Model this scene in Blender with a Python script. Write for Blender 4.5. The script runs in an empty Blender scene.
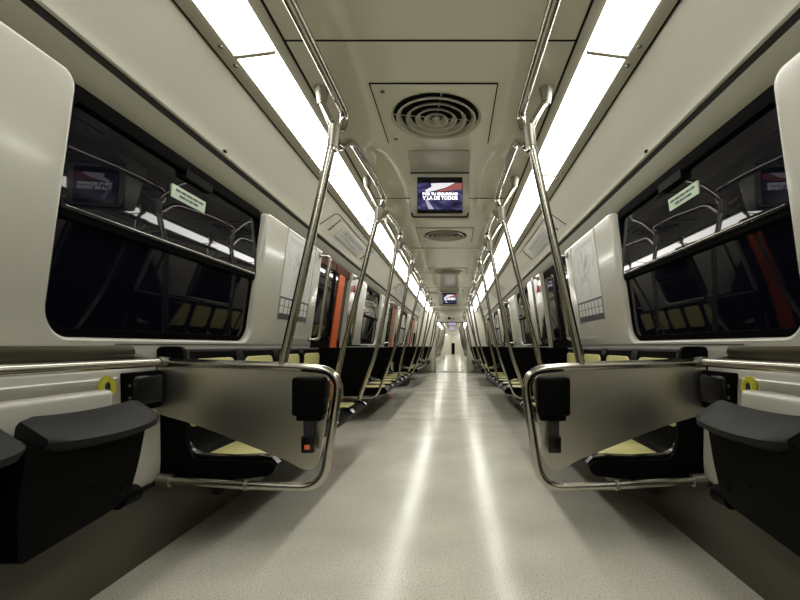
import bpy, bmesh, math, random
from mathutils import Vector, Matrix
random.seed(7)
scene = bpy.context.scene
COL = scene.collection
PI = math.pi

# ------------------------------------------------------------------ camera, world, exposure
cam_data = bpy.data.cameras.new('camera')
cam = bpy.data.objects.new('camera', cam_data); COL.objects.link(cam)
CAMX, CAMZ, FPX = 0.094, 0.887, 441.0
cam.location = (CAMX, 0.0, CAMZ)
cam.rotation_euler = (PI / 2, 0, 0)
cam_data.sensor_width = 36.0
cam_data.lens = FPX / 800 * 36.0
cam_data.shift_x = (400 - 454) / 800
cam_data.shift_y = (346 - 300) / 800
cam_data.clip_start = 0.02
cam_data.clip_end = 200
scene.camera = cam

world = bpy.data.worlds.new('night'); scene.world = world; world.use_nodes = True
bgn = world.node_tree.nodes['Background']
bgn.inputs[0].default_value = (0.01, 0.011, 0.02, 1); bgn.inputs[1].default_value = 0.3
scene.view_settings.view_transform = 'Standard'
scene.view_settings.look = 'None'
scene.view_settings.gamma = 1
scene.view_settings.use_curve_mapping = False
scene.view_settings.exposure = 0.0
LIGHT_STRENGTH = 9.8

# ------------------------------------------------------------------ materials
def new_mat(name):
    m = bpy.data.materials.new(name); m.use_nodes = True
    return m, m.node_tree, m.node_tree.nodes['Principled BSDF']

def mat(name, col, rough=0.5, metal=0.0, spec=0.5, var=0.06, scale=6.0, stretch=(1, 1, 1), bump=0.0, coat=0.0, rvar=0.0):
    m, nt, b = new_mat(name)
    b.inputs['Roughness'].default_value = rough
    b.inputs['Metallic'].default_value = metal
    b.inputs['Specular IOR Level'].default_value = spec
    b.inputs['Coat Weight'].default_value = coat
    b.inputs['Coat Roughness'].default_value = 0.08
    tc = nt.nodes.new('ShaderNodeTexCoord'); mp = nt.nodes.new('ShaderNodeMapping')
    mp.inputs['Scale'].default_value = stretch
    nz = nt.nodes.new('ShaderNodeTexNoise'); nz.inputs['Scale'].default_value = scale; nz.inputs['Detail'].default_value = 5
    nt.links.new(tc.outputs['Object'], mp.inputs[0]); nt.links.new(mp.outputs[0], nz.inputs['Vector'])
    mx = nt.nodes.new('ShaderNodeMix'); mx.data_type = 'RGBA'
    mx.inputs['A'].default_value = tuple(c * (1 - var) for c in col) + (1,)
    mx.inputs['B'].default_value = tuple(min(1, c * (1 + var)) for c in col) + (1,)
    nt.links.new(nz.outputs['Fac'], mx.inputs['Factor']); nt.links.new(mx.outputs['Result'], b.inputs['Base Color'])
    if rvar:
        mr = nt.nodes.new('ShaderNodeMapRange')
        mr.inputs['To Min'].default_value = max(0.02, rough - rvar); mr.inputs['To Max'].default_value = rough + rvar
        nt.links.new(nz.outputs['Fac'], mr.inputs['Value']); nt.links.new(mr.outputs[0], b.inputs['Roughness'])
    if bump:
        bp = nt.nodes.new('ShaderNodeBump'); bp.inputs['Strength'].default_value = bump; bp.inputs['Distance'].default_value = 0.01
        nt.links.new(nz.outputs['Fac'], bp.inputs['Height']); nt.links.new(bp.outputs[0], b.inputs['Normal'])
    return m

def emit(name, col, strength):
    m, nt, b = new_mat(name)
    b.inputs['Base Color'].default_value = (*[c * 0.5 for c in col], 1)
    b.inputs['Emission Color'].default_value = (*col, 1)
    b.inputs['Emission Strength'].default_value = strength
    b.inputs['Roughness'].default_value = 0.4
    return m

M = {}
M['wall'] = mat('moulded_panel', (0.46, 0.449, 0.39), 0.19, spec=0.5, var=0.03, scale=2.5, coat=0.25)
M['cove'] = mat('cove_panel', (0.68, 0.665, 0.585), 0.3, var=0.05, scale=3)
M['band'] = mat('header_band', (0.18, 0.17, 0.12), 0.4, var=0.04)  # shade of the recess under the cove put into the base colour
M['ceiling'] = mat('satin_ceiling', (0.70, 0.685, 0.57), 0.22, metal=0.12, var=0.05, scale=2.0, rvar=0.04)
M['ceil_trim'] = mat('ceiling_trim', (0.50, 0.485, 0.40), 0.36, metal=0.2)
M['gap'] = mat('shadow_gap_black', (0.010, 0.009, 0.007), 0.8, spec=0.1)  # plain black for joints and slots, and for shade in the header groove
M['kick'] = mat('lower_wall', (0.075, 0.07, 0.05), 0.4, var=0.08, scale=4)  # under-bench shade put into the dark colour of the lower wall
M['dark'] = mat('dark_rubber', (0.003, 0.003, 0.003), 0.6, spec=0.08)
M['black'] = mat('black_moulded_plastic', (0.003, 0.003, 0.003), 0.38, spec=0.10, var=0.1, scale=30)
M['blackgloss'] = mat('glossy_black_plastic', (0.004, 0.004, 0.004), 0.2, spec=0.3)
M['grain'] = mat('grained_black_plastic', (0.010, 0.010, 0.010), 0.38, spec=0.28, scale=350, bump=0.15, var=0.2)
M['panelblack'] = mat('black_screen_panel', (0.003, 0.003, 0.003), 0.5, spec=0.1)
M['yellow'] = mat('pale_yellow_plastic', (0.62, 0.585, 0.25), 0.3, var=0.07, scale=9, coat=0.3)
M['steel'] = mat('polished_steel_tube', (0.47, 0.45, 0.395), 0.19, metal=1.0, var=0.05, scale=20, rvar=0.05)
M['brushed'] = mat('brushed_steel', (0.56, 0.54, 0.47), 0.30, metal=1.0, var=0.05, scale=14, stretch=(1, 1, 14), rvar=0.015)
M['traysteel'] = mat('dull_steel', (0.10, 0.09, 0.06), 0.3, metal=1.0, var=0.15, scale=10, stretch=(1, 1, 8))
M['cast'] = mat('cast_joint', (0.26, 0.25, 0.21), 0.38, metal=0.9, scale=30)
M['orange'] = mat('orange_paint', (0.60, 0.10, 0.015), 0.4, var=0.06)
M['darkorange'] = mat('red_brown_paint', (0.07, 0.012, 0.004), 0.6, spec=0.1)
M['paper'] = mat('poster_paper', (0.60, 0.60, 0.58), 0.45, var=0.03)
M['ink'] = mat('poster_ink', (0.06, 0.06, 0.07), 0.5)
M['inkgrey'] = mat('grey_ink', (0.36, 0.36, 0.37), 0.5)
M['inkpink'] = mat('pink_ink', (0.50, 0.36, 0.40), 0.5)
M['inkgreen'] = mat('green_ink', (0.36, 0.46, 0.38), 0.5)
M['sticker'] = mat('pale_green_sticker', (0.50, 0.62, 0.47), 0.5, var=0.05)
M['ring'] = mat('yellow_ring_plastic', (0.72, 0.68, 0.05), 0.35)
M['blue'] = mat('dark_blue_button', (0.01, 0.012, 0.06), 0.3)
M['red'] = mat('red_plastic', (0.45, 0.03, 0.02), 0.35)
M['belt'] = mat('woven_belt', (0.015, 0.015, 0.015), 0.8, scale=200, bump=0.3)
M['buckle'] = mat('orange_button', (0.85, 0.16, 0.05), 0.4)
M['glass'] = mat('night_window_glass', (0.003, 0.003, 0.0065), 0.025, var=0.02)
for k_ in ('dark', 'black', 'panelblack', 'grain'):
    M[k_].node_tree.nodes['Principled BSDF'].inputs['IOR'].default_value = {'grain': 1.32, 'black': 1.25}.get(k_, 1.15)
M['glass'].node_tree.nodes['Principled BSDF'].inputs['IOR'].default_value = 1.37
M['doorglass'] = mat('door_glass', (0.004, 0.004, 0.005), 0.03, var=0.02)
M['doorglass'].node_tree.nodes['Principled BSDF'].inputs['IOR'].default_value = 1.3
M['diffuser'] = emit('lit_diffuser', (1.0, 0.985, 0.92), LIGHT_STRENGTH)
M['scr_white'] = emit('screen_white', (0.95, 0.90, 0.97), 0.75)
M['scr_red'] = emit('screen_red', (0.45, 0.13, 0.12), 0.55)
M['scr_text'] = emit('screen_text', (1, 1, 1), 1.5)
M['scr_black'] = mat('screen_black', (0.004, 0.004, 0.006), 0.15)
M['scr_lilac'] = emit('screen_lilac', (0.50, 0.45, 0.62), 0.7)

def screen_mat():
    m, nt, b = new_mat('screen_picture')
    tc = nt.nodes.new('ShaderNodeTexCoord'); mp = nt.nodes.new('ShaderNodeMapping')
    mp.inputs['Scale'].default_value = (9, 1, 22); mp.inputs['Rotation'].default_value = (0, 0.5, 0)
    nz = nt.nodes.new('ShaderNodeTexNoise'); nz.inputs['Scale'].default_value = 1.3; nz.inputs['Detail'].default_value = 6
    cr = nt.nodes.new('ShaderNodeValToRGB')
    e = cr.color_ramp.elements
    e[0].position = 0.35; e[0].color = (0.01, 0.008, 0.04, 1)
    e[1].position = 0.75; e[1].color = (0.30, 0.26, 0.55, 1)
    k = cr.color_ramp.elements.new(0.52); k.color = (0.05, 0.045, 0.17, 1)
    nt.links.new(tc.outputs['Object'], mp.inputs[0]); nt.links.new(mp.outputs[0], nz.inputs['Vector'])
    nt.links.new(nz.outputs['Fac'], cr.inputs[0]); nt.links.new(cr.outputs[0], b.inputs['Emission Color'])
    b.inputs['Emission Strength'].default_value = 0.6
    b.inputs['Base Color'].default_value = (0.01, 0.01, 0.01, 1); b.inputs['Roughness'].default_value = 0.2
    return m
M['screen'] = screen_mat()

def floor_mat():
    m, nt, b = new_mat('speckled_floor')
    tc = nt.nodes.new('ShaderNodeTexCoord')
    n1 = nt.nodes.new('ShaderNodeTexNoise'); n1.inputs['Scale'].default_value = 150; n1.inputs['Detail'].default_value = 3
    n2 = nt.nodes.new('ShaderNodeTexNoise'); n2.inputs['Scale'].default_value = 2.2; n2.inputs['Detail'].default_value = 6
    for n in (n1, n2): nt.links.new(tc.outputs['Object'], n.inputs['Vector'])
    cr = nt.nodes.new('ShaderNodeValToRGB'); e = cr.color_ramp.elements
    e[0].position = 0.34; e[0].color = (0.36, 0.345, 0.28, 1)
    e[1].position = 0.46; e[1].color = (0.62, 0.60, 0.515, 1)
    k = e.new(0.68); k.color = (0.67, 0.65, 0.56, 1)
    nt.links.new(n1.outputs['Fac'], cr.inputs[0])
    mr = nt.nodes.new('ShaderNodeMapRange'); mr.inputs['From Min'].default_value = 0.3; mr.inputs['From Max'].default_value = 0.7
    mr.inputs['To Min'].default_value = 0.86; mr.inputs['To Max'].default_value = 1.06
    nt.links.new(n2.outputs['Fac'], mr.inputs['Value'])
    mx = nt.nodes.new('ShaderNodeMix'); mx.data_type = 'RGBA'; mx.blend_type = 'MULTIPLY'; mx.inputs['Factor'].default_value = 1
    nt.links.new(cr.outputs[0], mx.inputs['A']); nt.links.new(mr.outputs[0], mx.inputs['B'])
    nt.links.new(mx.outputs['Result'], b.inputs['Base Color'])
    r = nt.nodes.new('ShaderNodeMapRange'); r.inputs['From Min'].default_value = 0.3; r.inputs['From Max'].default_value = 0.7
    r.inputs['To Min'].default_value = 0.15; r.inputs['To Max'].default_value = 0.22; b.inputs['Specular IOR Level'].default_value = 0.24
    nt.links.new(n2.outputs['Fac'], r.inputs['Value']); nt.links.new(r.outputs[0], b.inputs['Roughness'])
    bp = nt.nodes.new('ShaderNodeBump'); bp.inputs['Strength'].default_value = 0.05; bp.inputs['Distance'].default_value = 0.002
    nt.links.new(n1.outputs['Fac'], bp.inputs['Height']); nt.links.new(bp.outputs[0], b.inputs['Normal'])
    return m
M['floor'] = floor_mat()

# ------------------------------------------------------------------ mesh helpers
def BM(): return bmesh.new()

def obj(name, bm, m, parent=None, smooth=True, recalc=True):
    if recalc: bmesh.ops.recalc_face_normals(bm, faces=bm.faces)
    me = bpy.data.meshes.new(name); bm.to_mesh(me); bm.free()
    me.materials.append(M[m])
    if smooth:
        for p in me.polygons: p.use_smooth = True
        me.set_sharp_from_angle(angle=math.radians(35))
    o = bpy.data.objects.new(name, me); COL.objects.link(o)
    if parent is not None: place(o, parent)
    return o

ORIG = {}
def place(o, parent):
    # meshes are written in car coordinates: cancel the parent's own offset
    o.parent = parent
    off = ORIG.get(parent.name, Vector((0, 0, 0)))
    if o.type == 'MESH': o.data.transform(Matrix.Translation(-off))
    ORIG[o.name] = off

def thing(name, label, cat, loc=(0, 0, 0), group=None):
    o = bpy.data.objects.new(name, None); COL.objects.link(o)
    o.empty_display_size = 0.1
    o.location = loc; ORIG[o.name] = Vector(loc)
    o['label'] = label; o['category'] = cat
    if group: o['group'] = group
    return o

def tag(o, label, cat, group=None):
    o['label'] = label; o['category'] = cat
    if group: o['group'] = group
    return o

def struct(name, bm, m, parent=None, smooth=True):
    o = obj(name, bm, m, parent, smooth)
    if parent is None: o['kind'] = 'structure'
    return o

def structroot(name, loc=(0, 0, 0)):
    o = bpy.data.objects.new(name, None); COL.objects.link(o); o.location = loc; ORIG[o.name] = Vector(loc)
    o['kind'] = 'structure'
    return o

def box(bm, x0, x1, y0, y1, z0, z1, bev=0.0, seg=2):
    if x0 > x1: x0, x1 = x1, x0
    r = bmesh.ops.create_cube(bm, size=1.0)
    for v in r['verts']:
        v.co = Vector((x0 + (v.co.x + .5) * (x1 - x0), y0 + (v.co.y + .5) * (y1 - y0), z0 + (v.co.z + .5) * (z1 - z0)))
    if bev > 0:
        es = {e for v in r['verts'] for e in v.link_edges}
        bmesh.ops.bevel(bm, geom=list(es), offset=bev, segments=seg, profile=0.5, affect='EDGES')

def rrect(w, h, r, n=5):
    """closed loop of a rounded rectangle centred at 0"""
    r = min(r, w / 2 - 1e-4, h / 2 - 1e-4)
    pts = []
    for cx, cy, a0 in ((w/2-r, h/2-r, 0), (-w/2+r, h/2-r, PI/2), (-w/2+r, -h/2+r, PI), (w/2-r, -h/2+r, 3*PI/2)):
        for i in range(n + 1):
            a = a0 + PI/2 * i / n
            pts.append((cx + r*math.cos(a), cy + r*math.sin(a)))
    return pts

def slab(bm, o, a, b, w, h, r, t, bev=0.004, n=5):
    """rounded-rectangle slab; base centred at o, spanned by a,b; rises t along a x b"""
    o = Vector(o); a = Vector(a).normalized(); b = Vector(b); b = (b - a * b.dot(a)).normalized(); nn = a.cross(b)
    bev = min(bev, abs(t) * 0.9) if t else 0
    layers = [(0, 0), (t - bev, 0), (t - bev * 0.3, bev * 0.3), (t, bev)]
    rings = []
    for hgt, ins in layers:
        rings.append([bm.verts.new(o + a*x + b*y + nn*hgt) for x, y in rrect(w - 2*ins, h - 2*ins, max(r - ins, 0.001), n)])
    k = len(rings[0])
    for q in range(len(rings) - 1):
        for i in range(k):
            bm.faces.new((rings[q][i], rings[q][(i+1) % k], rings[q+1][(i+1) % k], rings[q+1][i]))
    bm.faces.new(rings[0][::-1]); bm.faces.new(rings[-1])

def prism(bm, pts2, f0, f1):
    """closed 2D outline mapped through f0 and f1 (functions p->Vector)"""
    A = [bm.verts.new(f0(p)) for p in pts2]; B = [bm.verts.new(f1(p)) for p in pts2]
    k = len(pts2)
    for i in range(k): bm.faces.new((A[i], A[(i+1) % k], B[(i+1) % k], B[i]))
    bm.faces.new(A[::-1]); bm.faces.new(B)

def fillet(pts, r, n=6):
    pts = [Vector(p) for p in pts]
    out = [pts[0]]
    for i in range(1, len(pts) - 1):
        p, q, s = pts[i-1], pts[i], pts[i+1]
        d1 = (p - q); d2 = (s - q)
        l1, l2 = d1.length, d2.length
        if l1 < 1e-6 or l2 < 1e-6: continue
        rr = r[i] if isinstance(r, (list, tuple)) else r
        c = min(rr, l1 * .49, l2 * .49)
        a = q + d1.normalized() * c; b = q + d2.normalized() * c
        for k in range(n + 1):
            t = k / n
            out.append(a * (1-t)**2 + q * 2*t*(1-t) + b * t*t)
    out.append(pts[-1])
    return out

def fillet_closed(pts, r, n=5):
    k = len(pts); out = []
    for i in range(k):
        p, q, s = Vector(pts[i-1]), Vector(pts[i]), Vector(pts[(i+1) % k])
        d1, d2 = p - q, s - q
        rr = r[i] if isinstance(r, (list, tuple)) else r
        c = min(rr, d1.length*.45, d2.length*.45)
        if c < 1e-4: out.append(q); continue
        a = q + d1.normalized()*c; b = q + d2.normalized()*c
        for j in range(n+1):
            t = j/n; out.append(a*(1-t)**2 + q*2*t*(1-t) + b*t*t)
    return out

def tube(bm, pts, rad, n=12, cap=True):
    pts = [Vector(p) for p in pts]
    T = []
    for i in range(len(pts)):
        if i == 0: t = pts[1] - pts[0]
        elif i == len(pts)-1: t = pts[-1] - pts[-2]
        else: t = (pts[i+1]-pts[i]).normalized() + (pts[i]-pts[i-1]).normalized()
        T.append(t.normalized())
    up = Vector((0, 0, 1)) if abs(T[0].z) < 0.9 else Vector((0, 1, 0))
    u = (up - T[0]*up.dot(T[0])).normalized()
    rings = []
    for i, p in enumerate(pts):
        u = (u - T[i]*u.dot(T[i])).normalized()
        v = T[i].cross(u)
        rr = rad[i] if isinstance(rad, (list, tuple)) else rad
        rings.append([bm.verts.new(p + (u*math.cos(2*PI*k/n) + v*math.sin(2*PI*k/n))*rr) for k in range(n)])
    for q in range(len(rings)-1):
        for k in range(n):
            bm.faces.new((rings[q][k], rings[q][(k+1) % n], rings[q+1][(k+1) % n], rings[q+1][k]))
    if cap:
        bm.faces.new(rings[0][::-1]); bm.faces.new(rings[-1])

def sphere(bm, c, r, sx=1, sy=1, sz=1):
    g = bmesh.ops.create_uvsphere(bm, u_segments=16, v_segments=10, radius=r)
    for v in g['verts']: v.co = Vector((v.co.x*sx, v.co.y*sy, v.co.z*sz)) + Vector(c)

def cyl(bm, p, q, r, n=20):
    tube(bm, [p, q], r, n)

def profile_run(bm, prof, y0, y1, s=1, closed=False, ny=1):
    """open or closed section (u,z) run along Y"""
    ys = [y0 + (y1-y0)*i/ny for i in range(ny+1)]
    R = [[bm.verts.new((s*u, y, z)) for u, z in prof] for y in ys]
    k = len(prof)
    for q in range(ny):
        for i in range(k if closed else k-1):
            bm.faces.new((R[q][i], R[q][(i+1) % k], R[q+1][(i+1) % k], R[q+1][i]))
    if closed:
        bm.faces.new(R[0][::-1]); bm.faces.new(R[-1])

ORDN = ['first', 'second', 'third', 'fourth', 'fifth', 'sixth', 'seventh', 'eighth', 'ninth', 'tenth', 'eleventh', 'twelfth', 'thirteenth', 'fourteenth', 'fifteenth', 'sixteenth']
SIDE = {-1: 'left', 1: 'right'}
def ordn(i): return ORDN[i] if i < len(ORDN) else 'farthest'

# ------------------------------------------------------------------ layout (metres; Y runs down the car)
Y0, Y1 = -3.0, 15.0                 # this car
G1 = 15.9                           # next car begins
Y2 = 31.0
ZT, ZB = 1.745, 0.90                # top / bottom of leaning wall
UT, UB = 1.096, 1.212
def uw(z):                          # inner face of the wall at height z
    return UB if z <= ZB else UB + (UT-UB)*(z-ZB)/(ZT-ZB)
DOORS = [-1.75, 4.60, 8.85, 13.10]; DH = 0.60
WINDOWS = [(1.412, 2.815), (6.10, 7.35), (10.35, 11.60)]
PARTS = [3.92, 5.08, 8.20, 9.47, 12.45, 13.72]        # transverse tube frames at the doors

# ------------------------------------------------------------------ structure: floor, ceiling, walls
bm = BM(); box(bm, -1.26, 1.26, Y0-0.3, Y1, -0.05, 0)
struct('floor', bm, 'floor', smooth=False)
for i, y in enumerate((14.86, 9.6, 5.3)):
    bm = BM(); box(bm, -1.19, 1.19, y, y+0.004, 0, 0.0008); struct('trim_%d' % (40+i), bm, 'kick', smooth=False)
bm = BM(); box(bm, -1.0, 1.0, Y1-0.12, Y1-0.04, 0.0, 0.006); struct('trim_44', bm, 'dark')

def ceiling_mesh(y0, y1, dents):
    b = BM(); nx = 40; ny = int((y1-y0)/0.06)
    V = []
    for j in range(ny+1):
        y = y0 + (y1-y0)*j/ny; row = []
        for i in range(nx+1):
            x = -0.575 + 1.15*i/nx; z = 2.10
            for (cx, cy) in dents:
                d = math.hypot((x-cx)/0.10, (y-cy)/0.62)
                if d < 1.25:
                    t = max(0, min(1, (1.25-d)/0.55)); z += 0.045*t*t*(3-2*t)
            row.append(b.verts.new((x, y, z)))
        V.append(row)
    for j in range(ny):
        for i in range(nx):
            b.faces.new((V[j][i], V[j+1][i], V[j+1][i+1], V[j][i+1]))
    # slab back so the ceiling has thickness
    box(b, -0.60, 0.60, y0, y1, 2.14, 2.17)
    return b
SCREENS = [2.95, 9.35]
dents = [(s*0.395, y+0.45) for y in SCREENS for s in (-1, 1)]
o = struct('ceiling', ceiling_mesh(Y0-0.3, Y1, dents), 'ceiling')
for i, y in enumerate([-0.1, 1.75, 3.62, 5.46, 7.32, 9.15, 11.0, 12.85]):
    bm = BM(); box(bm, -0.58, 0.58, y-0.004, y+0.004, 2.0975, 2.101); struct('trim_%d' % (50+i), bm, 'gap', smooth=False)

TR = 60
def trim(b, m, smooth=True):
    global TR
    TR += 1
    return struct('trim_%d' % TR, b, m, smooth=smooth)

def upper_sections(y0, y1):
    for s in (-1, 1):
        # light trough surround
        b = BM(); profile_run(b, [(0.585, 2.10), (0.585, 2.094), (0.628, 2.090), (0.632, 2.12), (0.60, 2.14)], y0, y1, s, True); trim(b, 'ceil_trim')
        b = BM(); profile_run(b, [(0.799, 2.10), (0.799, 2.068), (0.853, 2.058), (0.860, 2.075), (0.84, 2.12)], y0, y1, s, True); trim(b, 'ceil_trim')
        b = BM(); profile_run(b, [(0.573, 2.103), (0.587, 2.103), (0.587, 2.115), (0.573, 2.115)], y0, y1, s, True); trim(b, 'gap')
        b = BM(); profile_run(b, [(0.853, 2.066), (0.872, 2.064), (0.872, 2.10), (0.853, 2.10)], y0, y1, s, True); trim(b, 'gap')
        b = BM(); profile_run(b, [(0.60, 2.13), (0.86, 2.11), (0.86, 2.15), (0.60, 2.16)], y0, y1, s, True); trim(b, 'ceil_trim')
        # cove panel with a rolled lower edge
        pr = [(0.866, 2.058), (0.92, 2.018), (0.98, 1.968), (1.035, 1.918), (1.062, 1.890), (1.072, 1.876), (1.078, 1.866), (1.088, 1.862), (1.12, 1.864),
              (1.16, 1.90), (1.14, 1.96), (0.98, 2.08), (0.88, 2.11), (0.868, 2.09)]
        b = BM(); profile_run(b, pr, y0, y1, s, True); trim(b, 'cove')
        # black strip drawn for the shade in the groove, and recessed header band
        b = BM(); profile_run(b, [(1.090, 1.864), (1.155, 1.864), (1.155, 1.835), (1.098, 1.838)], y0, y1, s, True); trim(b, 'gap')
        b = BM(); profile_run(b, [(1.098, 1.842), (1.120, 1.778), (1.130, 1.752), (1.137, 1.742), (1.20, 1.742), (1.19, 1.842)], y0, y1, s, True); trim(b, 'band')

upper_sections(Y0, Y1)

def wallP(s, y, z, d=0.0):
    """point on the leaning wall, d metres outward"""
    return Vector((s*(uw(z)+d), y, z))

def win_loop(y0, y1, z0, z1, grow, r, rt):
    cy, cz = (y0+y1)/2, (z0+z1)/2
    w, h = y1-y0+2*grow, z1-z0+2*grow
    pts = []
    for cx_, cy_, a0, rr in ((w/2, h/2, 0, rt), (-w/2, h/2, PI/2, rt), (-w/2, -h/2, PI, r), (w/2, -h/2, 3*PI/2, r)):
        rr = rr + grow
        sx = 1 if cx_ > 0 else -1; sy = 1 if cy_ > 0 else -1
        for i in range(9):
            a = a0 + PI/2*i/8
            pts.append((cy + cx_ - sx*rr + rr*math.cos(a), cz + cy_ - sy*rr + rr*math.sin(a)))
    return pts

WZ0, WZ1 = 0.925, 1.739
def wall(s, name):
    b = BM()
    spans = []; y = Y0
    for d in DOORS:
        spans.append((y, d-DH)); y = d+DH
    spans.append((y, Y1))
    for (a, c) in spans:
        wins = [w for w in WINDOWS if a < w[0] < c]
        # upper leaning sheet with window openings
        edges = []
        def loop(ps):
            vs = [b.verts.new(wallP(s, p[0], p[1])) for p in ps]
            es = [b.edges.new((vs[i], vs[(i+1) % len(vs)])) for i in range(len(vs))]
            edges.extend(es); return vs
        zt = ZT-0.012
        outer = [(a, ZB), (c, ZB), (c, zt)]
        solid = []; right = c
        for w in wins[::-1]:
            cut = []
            g = 0.028; x0, x1, zb, r, rt = w[0]-g, w[1]+g, WZ0-g, 0.125, 0.035
            cut.append((x1+rt, zt))
            cut += [(x1+rt-rt*math.sin(t), zt-rt+rt*math.cos(t)) for t in [PI/2*q/6 for q in range(1, 7)]]
            cut += [(x1-r+r*math.cos(t), zb+r-r*math.sin(t)) for t in [PI/2*q/8 for q in range(9)]]
            cut += [(x0+r-r*math.sin(t), zb+r-r*math.cos(t)) for t in [PI/2*q/8 for q in range(9)]]
            cut += [(x0-rt+rt*math.cos(t), zt-rt+rt*math.sin(t)) for t in [PI/2*q/6 for q in range(7)]]
            solid.append((x1+rt, right)); right = x0-rt
            outer += cut
            # rounded reveal along the cut
            cc = []
            for q, p in enumerate(cut):
                p0, p1 = cut[max(q-1, 0)], cut[min(q+1, len(cut)-1)]
                t = Vector((p1[0]-p0[0], p1[1]-p0[1], 0)).normalized(); nrm = Vector((-t.y, t.x, 0))   # towards the opening
                cc.append((Vector((p[0], p[1], 0)), nrm))
            mid = Vector(((x0+x1)/2, (zb+zt)/2, 0))
            sg = 1 if (mid-cc[len(cc)//2][0]).dot(cc[len(cc)//2][1]) > 0 else -1
            rows = []
            for g_, d in ((0, 0), (0.008, 0.002), (0.015, 0.007), (0.020, 0.016), (0.022, 0.045)):
                rows.append([b.verts.new(wallP(s, (p+nv*sg*g_).x, min((p+nv*sg*g_).y, ZT), d)) for p, nv in cc])
            for q in range(len(rows)-1):
                for k2 in range(len(cut)-1): b.faces.new((rows[q][k2], rows[q][k2+1], rows[q+1][k2+1], rows[q+1][k2]))
        outer.append((a, zt)); solid.append((a, right))
        loop(outer)
        bmesh.ops.triangle_fill(b, use_beauty=True, use_dissolve=False, edges=edges)
        for (ra, rb) in solid:
            profile_run(b, [(uw(zt), zt), (UT+0.002, ZT-0.004), (UT+0.010, ZT), (UT+0.03, ZT+0.001), (UT+0.10, ZT+0.001)], ra, rb, s)
        profile_run(b, [(UB, ZB), (UB, 0.86)], a, c, s)
        for yy, dr in ((a, -1), (c, 1)):
            if yy in (Y0, Y1): continue
            for (z0, z1) in ((0.0, ZB), (ZB, ZT)):
                row = []
                for g, d in ((0.0, 0.0), (0.006, 0.002), (0.010, 0.008), (0.011, 0.09)):
                    row.append([b.verts.new(Vector((s*(uw(z)+d), yy+dr*(g-0.0), z))) for z in (z0, z1)])
                for q in range(3): b.faces.new((row[q][0], row[q][1], row[q+1][1], row[q+1][0]))
        profile_run(b, [(UB, 0.86), (UB, 0.30)], a, c, s)
    bmesh.ops.remove_doubles(b, verts=b.verts, dist=0.0004)
    return struct(name, b, 'wall')
wall(-1, 'wall_left'); wall(1, 'wall_right')
for s in (-1, 1):
    y = Y0
    for d in DOORS + [None]:
        e = (d-DH) if d is not None else Y1
        b = BM(); profile_run(b, [(1.20, 0.32), (1.19, 0.30), (1.187, 0.05), (1.185, 0.02), (1.180, 0.0), (1.24, 0.0), (1.24, 0.32)], y, e, s, True)
        o = trim(b, 'kick'); o.name = 'baseboard_%s' % SIDE[s]
        if d is not None: y = d+DH

# windows
wn = 0
for s in (-1, 1):
    for (a, c) in WINDOWS:
        wn += 1
        root = structroot('window_%d' % wn, (s*1.19, (a+c)/2, WZ0))
        b = BM()
        rings = []
        for g, d in ((0.010, 0.062), (0.006, 0.040), (-0.004, 0.035), (-0.022, 0.036), (-0.025, 0.042), (-0.025, 0.062)):
            rings.append([b.verts.new(wallP(s, p[0], p[1] - (0.026 if (g < 0 and p[1] > 1.6) else 0), d)) for p in win_loop(a, c, WZ0, WZ1, g, 0.09, 0.05)])
        rings.append(rings[0])
        k = len(rings[0])
        for q in range(len(rings)-1):
            for i in range(k): b.faces.new((rings[q][i], rings[q][(i+1) % k], rings[q+1][(i+1) % k], rings[q+1][i]))
        obj('window_frame', b, 'dark', root)
        b = BM(); zm = 1.335
        prism(b, [(zm-0.024, .020), (zm+0.016, .020), (zm+0.022, .028), (zm+0.022, .05), (zm-0.030, .05), (zm-0.030, .028)],
              lambda p: wallP(s, a+0.01, p[0], p[1]), lambda p: wallP(s, c-0.01, p[0], p[1]))
        obj('mullion', b, 'dark', root)
        b = BM(); tube(b, [wallP(s, a+0.02, zm+0.012, 0.019), wallP(s, c-0.02, zm+0.012, 0.019)], 0.0025, 6)  # bright tube drawn in place of a rail reflection on the glass
        obj('reflection_line', b, 'steel', root)
        # latch on the upper frame
        b = BM(); ym = (a+c)/2 + 0.02
        prism(b, [(1.662, .028), (1.70, .028), (1.70, .055), (1.662, .055)], lambda p: wallP(s, ym-0.11, p[0], p[1]), lambda p: wallP(s, ym+0.11, p[0], p[1]))
        obj('latch', b, 'black', root)
        for z0, z1, lean in ((WZ0+0.01, zm, 0.0), (zm, WZ1-0.01, 0.042)):
            b = BM()
            pts = [(a+.005, z0), (c-.005, z0), (c-.005, z1), (a+.005, z1)]
            prism(b, pts, lambda p: wallP(s, p[0], p[1], 0.042 + lean*(-0.6 if p[1] < (z0+z1)/2 else 0.4)), lambda p: wallP(s, p[0], p[1], 0.056))
            obj('pane', b, 'glass', root, smooth=False)
    # solid outer skin closing the car body behind the windows
    b = BM(); profile_run(b, [(1.30, -0.05), (1.30, 2.2), (1.33, 2.2), (1.33, -0.05)], Y0, Y1, s, True)
    trim(b, 'dark')

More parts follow.
